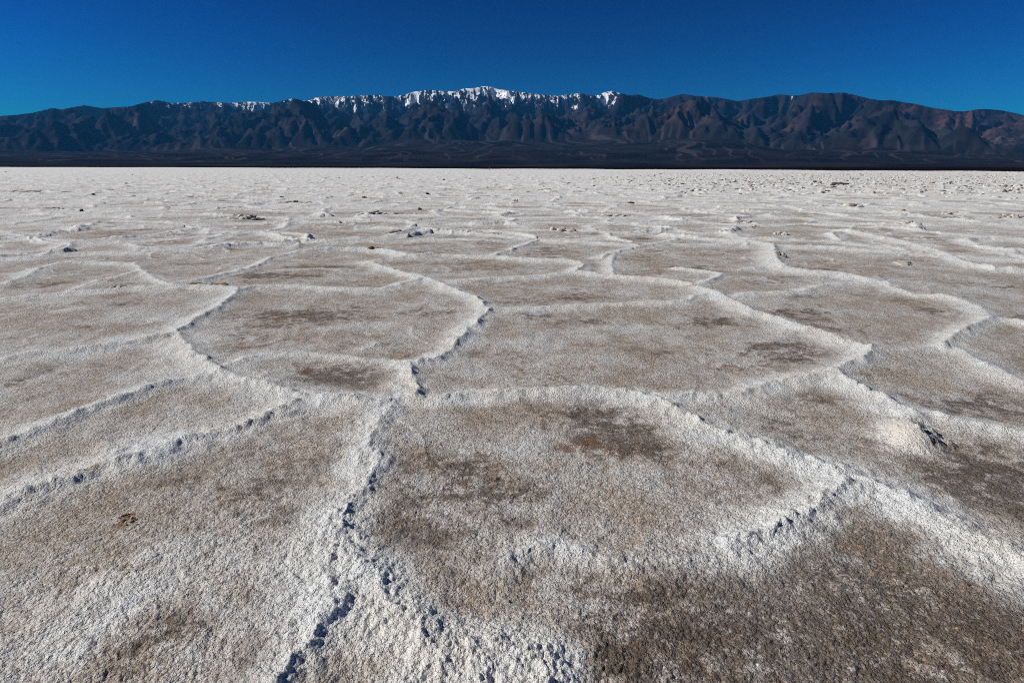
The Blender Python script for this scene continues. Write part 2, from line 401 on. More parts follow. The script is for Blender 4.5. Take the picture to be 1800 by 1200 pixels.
# beyond the traced ground: the same polygon network goes on, from a jittered lattice
traced = (1 - sstep(12.6, 14.6, R)) * (1 - sstep(math.radians(46.5), math.radians(52), np.abs(azw))[None, :])
traced = traced.astype(np.float32)
CELL = 2.3
gx = (X + 0.45 * vnoise(X / 1.6, Y / 1.6, 11) + 0.12 * vnoise(X / .5, Y / .5, 12)) / CELL
gy = (Y + 0.45 * vnoise(X / 1.6, Y / 1.6, 13) + 0.12 * vnoise(X / .5, Y / .5, 14)) / CELL
ix = np.floor(gx).astype(np.int64); iy = np.floor(gy).astype(np.int64)
f1 = np.full(X.shape, 99., np.float32); f2 = f1.copy(); c1 = np.zeros(X.shape, np.int64); c2 = c1.copy()
s1x = np.zeros(X.shape, np.float32); s1y = s1x.copy(); s2x = s1x.copy(); s2y = s1x.copy()
for dx in (-1, 0, 1):
    for dy in (-1, 0, 1):
        cx, cy = ix + dx, iy + dy
        ox = ((cx - gx) + 0.1 + 0.8 * _hash(cx, cy, 101)).astype(np.float32); oy = ((cy - gy) + 0.1 + 0.8 * _hash(cx, cy, 202)).astype(np.float32)
        d = ox * ox + oy * oy; cid = cx * 4001 + cy
        a = d < f1; b = (~a) & (d < f2)
        f2 = np.where(a, f1, np.where(b, d, f2)); c2 = np.where(a, c1, np.where(b, cid, c2))
        s2x = np.where(a, s1x, np.where(b, ox, s2x)); s2y = np.where(a, s1y, np.where(b, oy, s2y))
        f1 = np.where(a, d, f1); c1 = np.where(a, cid, c1); s1x = np.where(a, ox, s1x); s1y = np.where(a, oy, s1y)
vd = (f2 - f1) / (2 * np.sqrt((s1x - s2x) ** 2 + (s1y - s2y) ** 2) + 1e-5) * CELL
lo, hi = np.minimum(c1, c2), np.maximum(c1, c2)
eh = _hash(lo, hi, 7)                                             # each edge its own height
eh = np.where(eh < 0.10, 0.0, 0.026 + 0.045 * eh).astype(np.float32)
along = (0.75 + 0.55 * vnoise(X / 0.9, Y / 0.9, 21)) * (1 + 0.9 * sstep(18, 60, R))
vw = (0.095 + 0.05 * _hash(lo, hi, 9)) * (1 + np.clip((R - 15) / 60, 0, 1.2)).astype(np.float32)
nxv = -np.sign(s1x - s2x) * 0.5
ve = np.exp(-np.clip(vd / (vw * (1 + 0.4 * nxv * np.sign(1))), 0, 9) ** 1.6) * eh * along * (1 - traced)
vb = np.exp(-vd / 0.3) * eh * 0.4 * (1 - traced)
vwhite = np.exp(-(vd / (vw * 2.1)) ** 1.4) * np.minimum(1, eh / 0.04) * (1 - traced)
del s1x, s1y, s2x, s2y, f1, f2, gx, gy, ix, iy
is_v = ve > ridge_h
base_ridge = np.maximum(ridge_h, ve.astype(np.float32))
white = np.maximum(ridge_w, vwhite.astype(np.float32))
swell = np.maximum(ridge_b, vb.astype(np.float32))

fade = lambda lam: (1 - sstep(0.28, 0.75, spacing / lam)).astype(np.float32)
rough_k = np.clip(base_ridge / 0.035, 0, 1.2)
crest = 0.82 + 0.20 * fbm(X / 0.33, Y / 0.33, 3, 31)
Z = base_ridge * crest + swell
Z += 0.030 * fbm(X / 2.3, Y / 2.3, 3, 41)                                          # undulating pans
Z += 0.011 * fbm(X / 0.55, Y / 0.55, 3, 51)
Z += fade(0.17) * (0.004 + 0.0055 * rough_k) * vnoise(X / 0.17, Y / 0.17, 61)
Z += fade(0.08) * (0.0036 + 0.0042 * rough_k) * vnoise(X / 0.08, Y / 0.08, 65)
Z += fade(0.042) * (0.003 + 0.0065 * rough_k) * vnoise(X / 0.042, Y / 0.042, 71)
Z += fade(0.022) * (0.002 + 0.0045 * rough_k) * vnoise(X / 0.022, Y / 0.022, 75)
bd, bv = worley(WX / 0.085, WY / 0.060, 63)
Z += fade(0.09) * 0.012 * np.clip(rough_k - 0.25, 0, 0.9) * (bv - 0.45)
bd, bv = worley(WX / 0.20 + 7, WY / 0.15, 64)
Z += fade(0.2) * 0.008 * np.clip(rough_k - 0.3, 0, 0.8) * (bv - 0.5)
Z += fade(0.30) * 0.0055 * vnoise(X / 0.30, Y / 0.30, 66)
sx_, sy_ = (X + 0.18 * vnoise(X / .6, Y / .6, 67)) / 0.95, (Y + 0.18 * vnoise(X / .6, Y / .6, 68)) / 0.75
n1_ = np.abs(vnoise(sx_, sy_, 69)); sec = np.exp(-(n1_ / 0.06) ** 1.2) * sstep(-0.25, 0.30, vnoise(X / 2.1, Y / 2.1, 70))
sec = sec.astype(np.float32) * (0.45 + 0.55 * sstep(6, 14, R)).astype(np.float32) * fade(0.12 + 0.01 * R.astype(np.float32))
Z += (0.014 + 0.020 * sstep(8, 20, R)) * sec
white = np.maximum(white, (0.45 + 0.35 * sstep(8, 20, R)).astype(np.float32) * sec)
# popcorn grains of salt, only where the camera could tell them apart
near = slice(0, int(np.searchsorted(r_axis, 9.0)))
d1, v1 = worley(WX[near, :NF] / 0.021, WY[near, :NF] / 0.021, 81)
gr = np.sqrt(np.clip(1 - (d1 / 0.8) ** 2, 0, 1)) * (0.35 + v1)
patchy = 0.55 + 0.45 * sstep(-0.2, 0.4, fbm(X[near, :NF] / 0.9, Y[near, :NF] / 0.9, 2, 83))
Z[near, :NF] += fade(0.026)[near, :NF] * 0.0062 * gr * patchy
d1, v1 = worley(X[near, :NF] / 0.068, Y[near, :NF] / 0.068, 91)
Z[near, :NF] += fade(0.06)[near, :NF] * 0.007 * np.sqrt(np.clip(1 - (d1 / 0.62) ** 2, 0, 1)) * np.clip(v1 - 0.35, 0, 1) * np.clip(0.25 + white[near, :NF] * 1.6, 0, 1.3)
# broken, lumpy crust along some ridges, and the field of salt pinnacles to the right and far away
lumpz = sstep(0.16, 0.5, vnoise(X / 3.1, Y / 1.7, 95)) * sstep(10, 15, R) * np.clip(base_ridge / 0.03, 0, 1)
Z += 0.060 * lumpz * (0.35 + np.abs(fbm(X / 0.22, Y / 0.22, 3, 97))) * 1.3
pinn = sstep(26, 75, R) * sstep(0.12, 0.40, azw + 0.05 * vnoise(X / 9, Y / 9, 98))[None, :][0] if False else sstep(26, 75, R) * sstep(0.10, 0.42, azw[None, :] + 0.10 * vnoise(X / 9, Y / 9, 98))
pinn = pinn.astype(np.float32)
Z += pinn * 0.15 * np.clip(ridged(X / 1.1, Y / 1.1, 3, 99) - 0.35, 0, 1)
far_k = sstep(25, 90, R) * (1 - pinn)
Z += far_k * 0.05 * np.clip(ridged(X / 4.5, Y / 2.2, 3, 103) - 0.45, 0, 1)
Z -= 0.02
Z = Z.astype(np.float32)
Z[0] = Z[1].mean()

# colours of the crust itself, plus lens darkening painted into the lower-right corner
def blob(px, py, rx, ry, z=0.0):
    x0, y0 = at(px, py); xr, yr = at(px + rx, py); xt, yt = at(px, py - ry)
    a = math.hypot(xr - x0, yr - y0); b = math.hypot(xt - x0, yt - y0)
    i0 = int(np.searchsorted(r_axis, math.hypot(x0, y0) - 2 * b - 2 * a)); i1 = int(np.searchsorted(r_axis, math.hypot(x0, y0) + 2 * b + 2 * a)) + 1
    xs, ys = X[i0:i1], Y[i0:i1]; L = 0.5 * (a + b); sd = int(px * 7 + py) % 997
    wx = xs + 0.85 * a * fbm(xs / L / 1.3, ys / L / 1.3, 4, sd, 0.6); wy = ys + 0.85 * b * fbm(xs / L / 1.3, ys / L / 1.3, 4, sd + 3, 0.6)
    d2 = ((wx - x0) / a) ** 2 + ((wy - y0) / b) ** 2
    return slice(i0, i1), (np.exp(-d2 * 0.9) * np.clip(0.75 + 1.1 * fbm(xs / L * 2.2, ys / L * 2.2, 3, sd + 7, 0.6), 0, 1.5)).astype(np.float32)
stain_shade = (0.15 + 0.95 * fbm(X / 1.15, Y / 0.9, 5, 111, 0.58)).astype(np.float32)
stain_shade = stain_shade * (1 - 0.5 * sstep(15, 110, R)).astype(np.float32) + 0.03
rust = np.clip(sstep(0.18, 0.60, fbm(X / 0.8, Y / 0.5, 5, 121, 0.6)) * 0.60, 0, 1).astype(np.float32) * (1 - sstep(12, 30, R)).astype(np.float32)
rust += pinn * 0.30 * sstep(0.1, 0.5, fbm(X / 1.5, Y / 1.5, 3, 123)).astype(np.float32)
frost = (0.26 * fbm(X / 0.8, Y / 0.6, 4, 131)).astype(np.float32)
for px, py, rx, ry, k in [(600,662,75,22,1.0),(570,650,50,12,.5),(1080,750,90,36,.95),(680,940,75,36,1.0),(850,860,110,45,.6),(900,985,150,50,.6),(780,800,90,22,.4),(1100,1040,130,40,.5),(640,840,40,35,.3),
    (1420,1060,190,95,1.8),(1500,1150,280,85,1.8),(1700,1040,160,90,1.2),(1640,985,150,60,.9),(1330,1120,120,70,.8),(1250,1000,110,50,.6),(1560,960,70,35,.8),(1750,1100,120,110,1.0),(1740,870,110,45,.9),(1700,800,90,32,.8),(1620,1180,200,60,.9),(1750,770,80,20,.6),  # real brown patches, deepened to paint in lens darkening of this corner
    (1650,705,110,18,.7),(1440,690,50,12,.9),(1390,550,70,8,1.0),(1270,563,60,8,.6),(1320,620,110,18,.6),(1160,615,60,10,.5),(930,550,70,8,.8),(1050,563,80,6,.6),(1560,580,120,14,.4),
    (450,880,110,42,.5),(350,850,80,28,.35),(250,1120,140,45,.7),(60,985,60,20,.5),(480,1010,60,30,.3),(170,705,30,7,.5),(500,480,60,6,.6),(560,470,80,5,.5),(430,585,60,14,.4),(500,570,50,10,.4),(600,545,100,14,.35),
    (1080,905,60,30,.3),(1380,850,80,35,.3),(1060,1110,120,40,.4),(830,530,40,6,.4),(1180,470,90,6,.4),(1480,420,60,4,.4),(330,414,22,3,.8),(390,436,28,2,1.0),(860,423,40,3,.5),(960,442,60,4,.4),(1740,735,60,14,.4),(300,900,60,20,.3)]:
    s_, e_ = blob(px, py, rx, ry); stain_shade[s_] += e_ * k
for px, py, rx, ry, k in [(220,908,20,14,.9),(165,830,22,7,.9),(25,853,10,5,.8),(23,988,10,5,.7),(182,705,16,5,.8),(710,625,12,4,.8),(300,770,0.1,.1,0),(905,645,45,16,.35),(970,655,35,10,.3),(1270,563,30,4,.5),(540,650,22,6,.8),
    (705,798,7,4,.9),(860,766,6,4,.8),(1055,843,7,4,.9),(1005,867,5,4,.7),(560,822,6,4,.6),(490,562,10,3,.9),(535,548,7,2,.8),(480,585,40,10,.35),(900,553,25,6,.5),(1030,560,50,4,.45),(1440,548,60,4,.3),(1290,795,7,4,.8),(1300,635,50,8,.3),(960,535,0.1,.1,0),
    (460,482,30,3,.6),(398,722,6,3,.7),(362,970,6,4,.7),(680,930,25,14,.35),(1050,770,50,14,.35),(660,437,16,3,.7),(330,414,16,2,.5),(1200,1075,10,8,.5),(1730,845,7,4,.7),(800,1085,9,5,.35),(520,354,35,2,.5)]:
    if k: s_, e_ = blob(px, py, rx, ry); rust[s_] += e_ * k
for px, py, rx, ry, k in [(930,785,50,35,.30),(770,900,35,22,.40),(1000,590,170,22,.32),(250,1010,140,50,.45),(100,1090,140,60,.40),(560,960,60,60,.45),(640,1090,60,60,.30),(730,700,120,12,.3),(250,560,70,12,.4),(200,600,120,20,.25),(120,640,110,22,.25),(150,770,130,25,.15),
    (1620,860,90,40,.25),(1480,960,60,25,.15),(960,950,60,18,.35),(880,1160,60,30,.25),(780,1170,50,40,.2),(430,640,40,20,.3),(330,600,30,22,.4),(1250,760,60,14,.2),(60,1160,120,60,.2),(700,560,70,20,.2),(640,790,30,70,.35),(1100,570,100,8,.2),(540,725,60,12,.2),(650,585,60,12,.2)]:
    s_, e_ = blob(px, py, rx, ry); frost[s_] += e_ * k; stain_shade[s_] *= 1 - 0.5 * np.clip(e_ * k * 2, 0, 1)
cream = np.clip(0.25 + 0.9 * fbm(X / 0.5, Y / 0.5, 3, 141), 0, 1).astype(np.float32)
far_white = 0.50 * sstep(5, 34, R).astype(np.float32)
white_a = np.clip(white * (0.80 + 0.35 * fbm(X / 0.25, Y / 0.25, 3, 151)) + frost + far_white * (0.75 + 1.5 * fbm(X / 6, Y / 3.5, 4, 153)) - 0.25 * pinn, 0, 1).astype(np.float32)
stain_shade = np.clip(stain_shade, 0, 0.78); rust = np.clip(rust, 0, 1)
print('salt grid', NR, NA, NR * NA)

# ------------------------------------------------------------------ plates: flood from the seeds, the ridges are the watersheds
WS_R = np.exp(np.linspace(math.log(1.3), math.log(14.2), 300)); WS_A = np.linspace(az_f[0], az_f[-1], 380)
ri = np.clip(np.searchsorted(r_axis, WS_R), 0, NR1 - 1); ai = np.clip(np.searchsorted(az_f, WS_A), 0, NF - 1)
cost = ridge_h[np.ix_(ri, ai)] + 0.0008 * vnoise(X[np.ix_(ri, ai)] / .6, Y[np.ix_(ri, ai)] / .6, 5)
lab = np.full(cost.shape, -1, int); heap = []
costl = cost.tolist(); labl = lab.tolist(); cnt = 0
for k, (px, py) in enumerate(PLATES):
    x, y = at(px, py); rr = math.hypot(x, y); aa = math.atan2(x, y)
    i = int(np.searchsorted(WS_R, rr)); j = int(np.searchsorted(WS_A, aa))
    if 0 <= i < 300 and 0 <= j < 380: heapq.heappush(heap, (0.0, cnt, i, j, k)); cnt += 1
while heap:
    c, _, i, j, k = heapq.heappop(heap)
    if labl[i][j] >= 0: continue
    labl[i][j] = k
    for di, dj in ((1, 0), (-1, 0), (0, 1), (0, -1)):
        a, b = i + di, j + dj
        if 0 <= a < 300 and 0 <= b < 380 and labl[a][b] < 0:
            cnt += 1; heapq.heappush(heap, (max(c, costl[a][b]) , cnt, a, b, k))
lab = np.array(labl)

# faces and which piece each belongs to
I, J = np.meshgrid(np.arange(NR - 1), np.arange(NA), indexing='ij')
J2 = (J + 1) % NA
Q = np.stack([I * NA + J, I * NA + J2, (I + 1) * NA + J2, (I + 1) * NA + J], -1).reshape(-1, 4)
V = np.stack([X, Y, Z], -1).reshape(-1, 3).astype(np.float32)
fr = R[:-1, :].ravel(); fj = J.ravel(); fi = I.ravel(); fa = azw[fj]
inview = (np.abs(fa) < math.radians(46)) & (fr > 1.33)
FAR_PIECE = 19.0
piece = np.full(len(Q), -1, np.int64)                       # -1: the flat itself
li = np.clip(np.searchsorted(WS_R, fr), 0, 299); lj = np.clip(np.searchsorted(WS_A, fa), 0, 379)
tr_f = traced.ravel()[Q[:, 0]] > 0.5
m = inview & tr_f & (fr < 14.2); piece[m] = lab[li[m], lj[m]]
m = inview & ~tr_f & (fr < FAR_PIECE); piece[m] = 1000 + (c1.ravel()[Q[m, 0]] % 1000003)
rh = base_ridge.ravel()[Q[:, 0]]
m = inview & (fr < FAR_PIECE) & ~is_v.ravel()[Q[:, 0]] & (rh > 0.013) & (ridge_id.ravel()[Q[:, 0]] >= 0)
piece[m] = 10_000_000 + ridge_id.ravel()[Q[m, 0]]
m = inview & (fr < FAR_PIECE) & is_v.ravel()[Q[:, 0]] & (rh > 0.014)
ekey = (_hash(lo, hi, 55).astype(np.float64) * 1e6).astype(np.int64).ravel()
piece[m] = 20_000_000 + ekey[Q[m, 0]]
attrs = {'white': white_a.ravel(), 'stain_shade': stain_shade.ravel(), 'rust': rust.ravel(), 'cream': cream.ravel()}
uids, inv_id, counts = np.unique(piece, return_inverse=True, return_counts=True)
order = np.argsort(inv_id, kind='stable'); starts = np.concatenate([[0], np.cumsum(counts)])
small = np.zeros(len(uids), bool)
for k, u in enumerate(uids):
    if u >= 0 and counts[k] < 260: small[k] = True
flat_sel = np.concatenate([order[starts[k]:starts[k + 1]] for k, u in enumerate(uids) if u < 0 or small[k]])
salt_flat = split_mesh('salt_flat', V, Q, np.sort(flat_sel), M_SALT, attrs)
tag(salt_flat, 'wide white salt flat broken into polygons by low ridges', kind='structure')
npl = nrd = 0
for k, u in enumerate(uids):
    if u < 0 or small[k]: continue
    isr = u >= 10_000_000
    split_mesh('salt_ridge' if isr else 'salt_plate', V, Q, np.sort(order[starts[k]:starts[k + 1]]), M_SALT, attrs, salt_flat)
    if isr: nrd += 1
    else: npl += 1
print('plates', npl, 'ridges', nrd)

def ground_z(x, y):
    rr = math.hypot(x, y); aa = math.atan2(x, y)
    j = int(np.clip(np.searchsorted(az_f, aa), 0, NF - 1)); i = int(np.clip(np.searchsorted(R[:, j], rr), 1, NR - 1))
    return float(Z[i, j])

# ------------------------------------------------------------------ dark mud flat from the end of the salt to the foot of the fans
k_az = np.arange(0, NA, 4) if NA % 4 == 0 else np.concatenate([np.arange(0, NF, 4), np.arange(NF, NA)])
mr = np.concatenate([[0.985, 1.0], np.exp(np.linspace(math.log(1.01), math.log(40), 60))])
RM = np.minimum(edge_r[k_az][None, :] * mr[:, None], 7200 + 0 * edge_r[k_az][None, :])
RM[-1] = 7200
RM = np.maximum.accumulate(RM + np.arange(len(mr))[:, None] * 0.05, axis=0)
XM = RM * np.sin(AZ[k_az]); YM = RM * np.cos(AZ[k_az])
ZM = -0.12 + 0.0 * XM + 0.10 * np.clip(mr - 1, 0, 1)[:, None] + 0.05 * vnoise(XM / 13, YM / 13, 7)
n1, n2 = XM.shape
I2, J2_ = np.meshgrid(np.arange(n1 - 1), np.arange(n2), indexing='ij'); Jn = (J2_ + 1) % n2
QM = np.stack([I2 * n2 + J2_, I2 * n2 + Jn, (I2 + 1) * n2 + Jn, (I2 + 1) * n2 + J2_], -1).reshape(-1, 4)
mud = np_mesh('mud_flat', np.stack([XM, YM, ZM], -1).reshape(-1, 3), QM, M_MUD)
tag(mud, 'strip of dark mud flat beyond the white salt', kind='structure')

# ------------------------------------------------------------------ mountains: uplift and river erosion on a grid, then fitted to the skyline
SKY = [(-500,222),(-250,213),(0,204),(30,202),(60,198),(93,189.5),(108,193),(120,190),(147,185),(165,188),(180,190),(200,189),(230,187),(250,181),(278,176),(300,181),(330,181),(355,178),(375,179),(400,181),(440,179),(480,181),(500,176),(515,173),(540,178),(550,172),(570,170),(600,169),(612,170),(630,168),(660,167),(690,170),(710,167),(725,162),(755,158),(775,160),(800,161),(815,156),(835,155),(850,152),(862,152.5),(875,157),(900,160),(930,164),(960,167),(985,169),(1000,166),(1020,164),(1040,167),(1050,168),(1062,163),(1074,160),(1090,164),(1110,168),(1120,166),(1140,172),(1155,175),(1170,173),(1200,165),(1225,169),(1260,171),(1280,175),(1297,178),(1320,174),(1345,171),(1370,166),(1390,168),(1405,168),(1428,162.5),(1450,164),(1485,163),(1510,169),(1530,174),(1550,177),(1567,176),(1590,180),(1610,183),(1640,190),(1665,193),(1680,196),(1695,196),(1720,192),(1735,192),(1760,194),(1785,199),(1800,203),(2050,212),(2300,216)]
sk_az, sk_t = [], []
for px, py in SKY:
    d = ray(px, py); sk_az.append(math.atan2(d[0], d[1])); sk_t.append(d[2] / math.hypot(d[0], d[1]))
sk_az = np.array(sk_az); sk_t = np.array(sk_t)
def az_of(px): d = ray(px, 200); return math.atan2(d[0], d[1])

G = 88.0
ex = np.arange(-29000, 29001, G); ey = np.arange(8400, 33501, G)
nx_, ny_ = len(ex), len(ey)
EX, EY = np.meshgrid(ex, ey, indexing='ij')
EA = np.arctan2(EX, EY); ER = np.hypot(EX, EY)
a1, a2, a3 = az_of(1165), az_of(1690), az_of(560)
crest_r = np.interp(EA, [az_of(-300), az_of(100), az_of(700), az_of(1100), az_of(1170), az_of(1240), az_of(1420), az_of(1600), az_of(1680), az_of(1700), az_of(2000)],
                    [30500, 30000, 28500, 28000, 26500, 21500, 19500, 19000, 19500, 24500, 25500])
front_r = np.interp(EA, [az_of(-300), az_of(150), az_of(450), az_of(700), az_of(1000), az_of(1200), az_of(1450), az_of(1800), az_of(2100)],
                    [17500, 16500, 14800, 14500, 14800, 13500, 12200, 12600, 13000])
front_r = front_r + 900 * vnoise(EX / 3800, EY / 3800, 301) + 450 * vnoise(EX / 1500, EY / 1500, 302)
u = np.clip((ER - front_r) / (crest_r - front_r), 0, 3)
U = np.where(u <= 0, 0, np.where(u < 1, 0.45 + 0.55 * u ** 1.5, np.clip(1.0 - (u - 1) * 1.6, 0.02, 1)))
U = U * np.clip(1 + 0.95 * fbm(EX / 4200, EY / 4200, 3, 303), 0.15, 3)
hgt = 50 * U + np.clip(u, 0, 1) * 900 + 30 * fbm(EX / 900, EY / 900, 4, 305) * (u > 0)
hgt = np.where(u > 1, hgt - (u - 1) * 900, hgt)
erod = np.clip(1.0 + 1.0 * fbm(EX / 2400, EY / 2400, 4, 307), 0.25, 3)
basem = (u <= 0) | (EX <= ex[0]) | (EX >= ex[-1]) | (EY >= ey[-1]) | (np.abs(EA) > math.radians(49)) | (u > 1.35)
hgt[basem] = 0
offs = [(-1, -1), (-1, 0), (-1, 1), (0, -1), (0, 1), (1, -1), (1, 0), (1, 1)]
idx = np.arange(nx_ * ny_).reshape(nx_, ny_)
NIT = 26; DT = 1.0; Kc = 0.018
for it in range(NIT):
    hgt = hgt + U * DT * 95 * (~basem)
    for _ in range(12):                                    # fill pits
        p = np.pad(hgt, 1, mode='edge'); mn = np.full(hgt.shape, 1e9)
        for ox, oy in offs: mn = np.minimum(mn, p[1 + ox:1 + ox + nx_, 1 + oy:1 + oy + ny_])
        hgt = np.where((~basem) & (hgt <= mn), mn + 0.4, hgt)
    p = np.pad(hgt, 1, mode='edge'); best = np.zeros(hgt.shape); rec = idx.copy(); rl = np.full(hgt.shape, G)
    for ox, oy in offs:
        L = G * math.hypot(ox, oy); s_ = (hgt - p[1 + ox:1 + ox + nx_, 1 + oy:1 + oy + ny_]) / L
        m = s_ > best; best = np.where(m, s_, best)
        rec = np.where(m, np.roll(np.roll(idx, -ox, 0), -oy, 1), rec); rl = np.where(m, L, rl)
    rec[basem] = idx[basem]
    act = np.nonzero(~basem.ravel())[0]
    hf = hgt.ravel(); od = act[np.argsort(hf[act], kind='stable')].tolist()
    recl = rec.ravel().tolist(); A = np.ones(hf.size).tolist()
    for i in reversed(od): A[recl[i]] += A[i]
    Af = (np.array(A) * G * G) ** 0.45
    fac = (Kc * erod.ravel() * DT * 16.0 * Af / rl.ravel()).tolist()
    hl = hf.tolist()
    for i in od:
        f_ = fac[i]; hl[i] = (hl[i] + f_ * hl[recl[i]]) / (1 + f_)
    hgt = np.array(hl).reshape(nx_, ny_)
    # hillslopes cannot stand steeper than about 38 degrees: slow creep
    p = np.pad(hgt, 1, mode='edge')
    lap = (p[2:, 1:-1] + p[:-2, 1:-1] + p[1:-1, 2:] + p[1:-1, :-2] - 4 * hgt)
    hgt = np.where(basem, hgt, hgt + 0.012 * lap)
print('eroded', hgt.max())

def bil(Fg, x, y):
    fx = np.clip((x - ex[0]) / G, 0, nx_ - 1.001); fy = np.clip((y - ey[0]) / G, 0, ny_ - 1.001)
    i = fx.astype(int); j = fy.astype(int); u = fx - i; v = fy - j
    return (Fg[i, j] * (1 - u) + Fg[i + 1, j] * u) * (1 - v) + (Fg[i, j + 1] * (1 - u) + Fg[i + 1, j + 1] * u) * v

m_az = np.radians(np.arange(-46, 46.01, 0.09)); m_r = np.concatenate([np.linspace(6400, 11500, 36), np.arange(11560, 31500, 70)])
MA, MR = np.meshgrid(m_az, m_r, indexing='ij')
MX, MY = MR * np.sin(MA), MR * np.cos(MA)
hm = bil(hgt, MX, MY)
frm = bil(front_r, MX, MY); crm = bil(crest_r, MX, MY)
# alluvial fans: a concave apron rising to the mountain front, dissected by washes
fan_top = np.interp(MA, [az_of(-200), az_of(300), az_of(900), az_of(1300), az_of(1800), az_of(2100)], [330, 340, 600, 440, 150, 140])
lobes = 1 + 0.30 * vnoise(MA * 7.5, MR / 9000, 311)
fz = fan_top * lobes * np.clip((MR - 6800) / (frm - 6800), 0, 2.2) ** 1.25
mount_u = np.clip((MR - frm) / (crm - frm), 0, 3)
fan_m = 1 - sstep(0.0, 0.05, mount_u)
warp = 420 * vnoise(MX / 1500, MY / 1500, 335) + 150 * vnoise(MX / 480, MY / 480, 336)
warp2 = 420 * vnoise(MX / 1500, MY / 1500, 345) + 150 * vnoise(MX / 480, MY / 480, 346)
env = sstep(0, 0.05, mount_u); env2 = sstep(0.0, 0.30, mount_u)
# jagged spurs at several sizes, each sharper on the heights left by the larger ones
big = ridged((MX + warp) / 2600, (MY + warp2) / 3000, 2, 321, 0.5)
mid = 1 - np.abs(vnoise((MX + warp) / 820, (MY + warp2) / 950, 325)) * 2.0
sml = 1 - np.abs(vnoise((MX - warp2) / 360, (MY + warp) / 420, 327)) * 2.0
tin = 1 - np.abs(vnoise((MX + warp2) / 165, (MY + warp) / 190, 329)) * 2.0
hm2 = hm * (0.80 + 0.45 * (big - 0.45))
hm2 = hm2 + env * (300 * env2 * (big - 0.5) + (60 + 150 * env2) * (mid - 0.4) + (60 + 85 * np.clip(mid, 0, 1)) * (sml - 0.4) + (36 + 50 * np.clip(sml, 0, 1)) * (tin - 0.4))
mz = hm2
# fit to the traced skyline
target = np.interp(m_az, sk_az, sk_t)
def smooth(a, n):
    if n < 1: return a
    k = np.hanning(2 * n + 3); k /= k.sum(); return np.convolve(np.pad(a, n + 1, mode='edge'), k, 'valid')
for n, pw in ((40, 0), (14, 0), (5, 0.5), (2, 1.5), (1, 3), (0, 5), (0, 5)):
    tot = fz * np.where(mount_u > 0, np.exp(-mount_u * 1.2), 1) + np.maximum(mz, -30)
    el = (tot - CAM_H) / MR
    cur = el.max(1); fac = smooth(target / cur, n)
    wgt = np.clip(el / cur[:, None], 0, 1) ** pw if pw else np.ones_like(el)
    mz = mz * (1 + (fac[:, None] - 1) * wgt)
tot = fz * np.where(mount_u > 0, np.exp(-mount_u * 1.2), 1) + np.maximum(mz, -30)
tot += fan_m * sstep(7200, 9500, MR) * 5 * fbm(MA * 90, MR / 2500, 4, 341)
tot -= 1.5 * (1 - sstep(6400, 7400, MR))
print('mountain top', tot.max(), 'skyline err px', np.abs((tot / MR).max(1) - target).max() * F_PX)

# colours of the rock and the snow
gxx = np.gradient(tot, axis=0) / (MR * np.radians(0.09)); grr = np.gradient(tot, axis=1) / np.gradient(m_r)[None, :]
slope = np.hypot(gxx, grr)
pxm = np.interp(MA, [az_of(p) for p in range(-600, 2500, 50)], list(range(-600, 2500, 50)))
snowline = np.interp(pxm, [-600, 150, 250, 450, 650, 780, 1000, 1090, 1135, 1160, 1215, 1235, 1270, 1290, 1360, 1372, 1390, 1400, 2500],
                          [9000, 2350, 2080, 2080, 2000, 1900, 1980, 2080, 2250, 9000, 9000, 2080, 2100, 9000, 9000, 1900, 1900, 9000, 9000])
top_by = np.interp(m_az, sk_az, sk_t)[:, None] * MR
nsn = fbm(MA * 170 + 2.0 * vnoise(MA * 90, MR / 420, 8), MR / 380, 2, 351, 0.7) * 1.25 + 0.45 * fbm(MX / 1100, MY / 1100, 3, 353)
gully = -(tot - bil(hgt, MX, MY) * 0 - 0)                                   # hollows hold the snow
def blur2(a, n):
    k = np.hanning(2 * n + 3); k /= k.sum()
    a = np.apply_along_axis(lambda v: np.convolve(np.pad(v, n + 1, mode='edge'), k, 'valid'), 0, a)
    return a
hollow = np.clip((blur2(tot, 4) - tot) / 28, -1.3, 1.3)
lapm = np.zeros_like(tot); lapm[1:-1] = tot[2:] + tot[:-2] - 2 * tot[1:-1]
lapm = np.clip(lapm / 45, -1, 1)
dens = np.interp(pxm, [150, 300, 480, 560, 780, 820, 900, 1100, 1150], [.0, .3, .3, .2, .1, .2, .25, .2, .1])
sn = (tot - snowline) / 700 + nsn * 0.95 + 0.10 * lapm + 0.40 * hollow - 0.45 * np.clip(gxx, -1, 1) * -1 * 0.6 * 0 + dens - 0.45
snow = np.clip((sn + 0.75) / 2.0, 0, 1) * sstep(-420, 0, tot - snowline + 260 * nsn)
snow *= np.where(pxm > 1165, sstep(0.945, 0.965, tot / MR / target[:, None]), 1)
red = sstep(-0.05, 0.45, fbm(MX / 2200, MY / 2200, 4, 361)) * np.interp(pxm, [-300, 400, 700, 1000, 1300, 1800], [.03, .06, .22, .45, .95, .85]) * (1 - 0.85 * sstep(900, 1700, tot))
pale = sstep(0.22, 0.5, fbm(MX / 1300, MY / 1300, 4, 371)) * 0.45
wash = fan_m * sstep(0.70, 0.92, ridged(MA * 34 + 1.1 * vnoise(MA * 12, MR / 1500, 5) + MR / 2600 * np.sign(vnoise(MA * 4, MR * 0, 6)), MR / 7000, 3, 381)) * sstep(7600, 9800, MR) * 0.75
mattr = {'snow': snow.ravel(), 'red': red.ravel(), 'pale': pale.ravel(), 'fan': fan_m.ravel(), 'wash': wash.ravel()}
MV = np.stack([MX, MY, tot], -1).reshape(-1, 3)
na_, nr_ = tot.shape
I3, J3 = np.meshgrid(np.arange(na_ - 1), np.arange(nr_ - 1), indexing='ij')
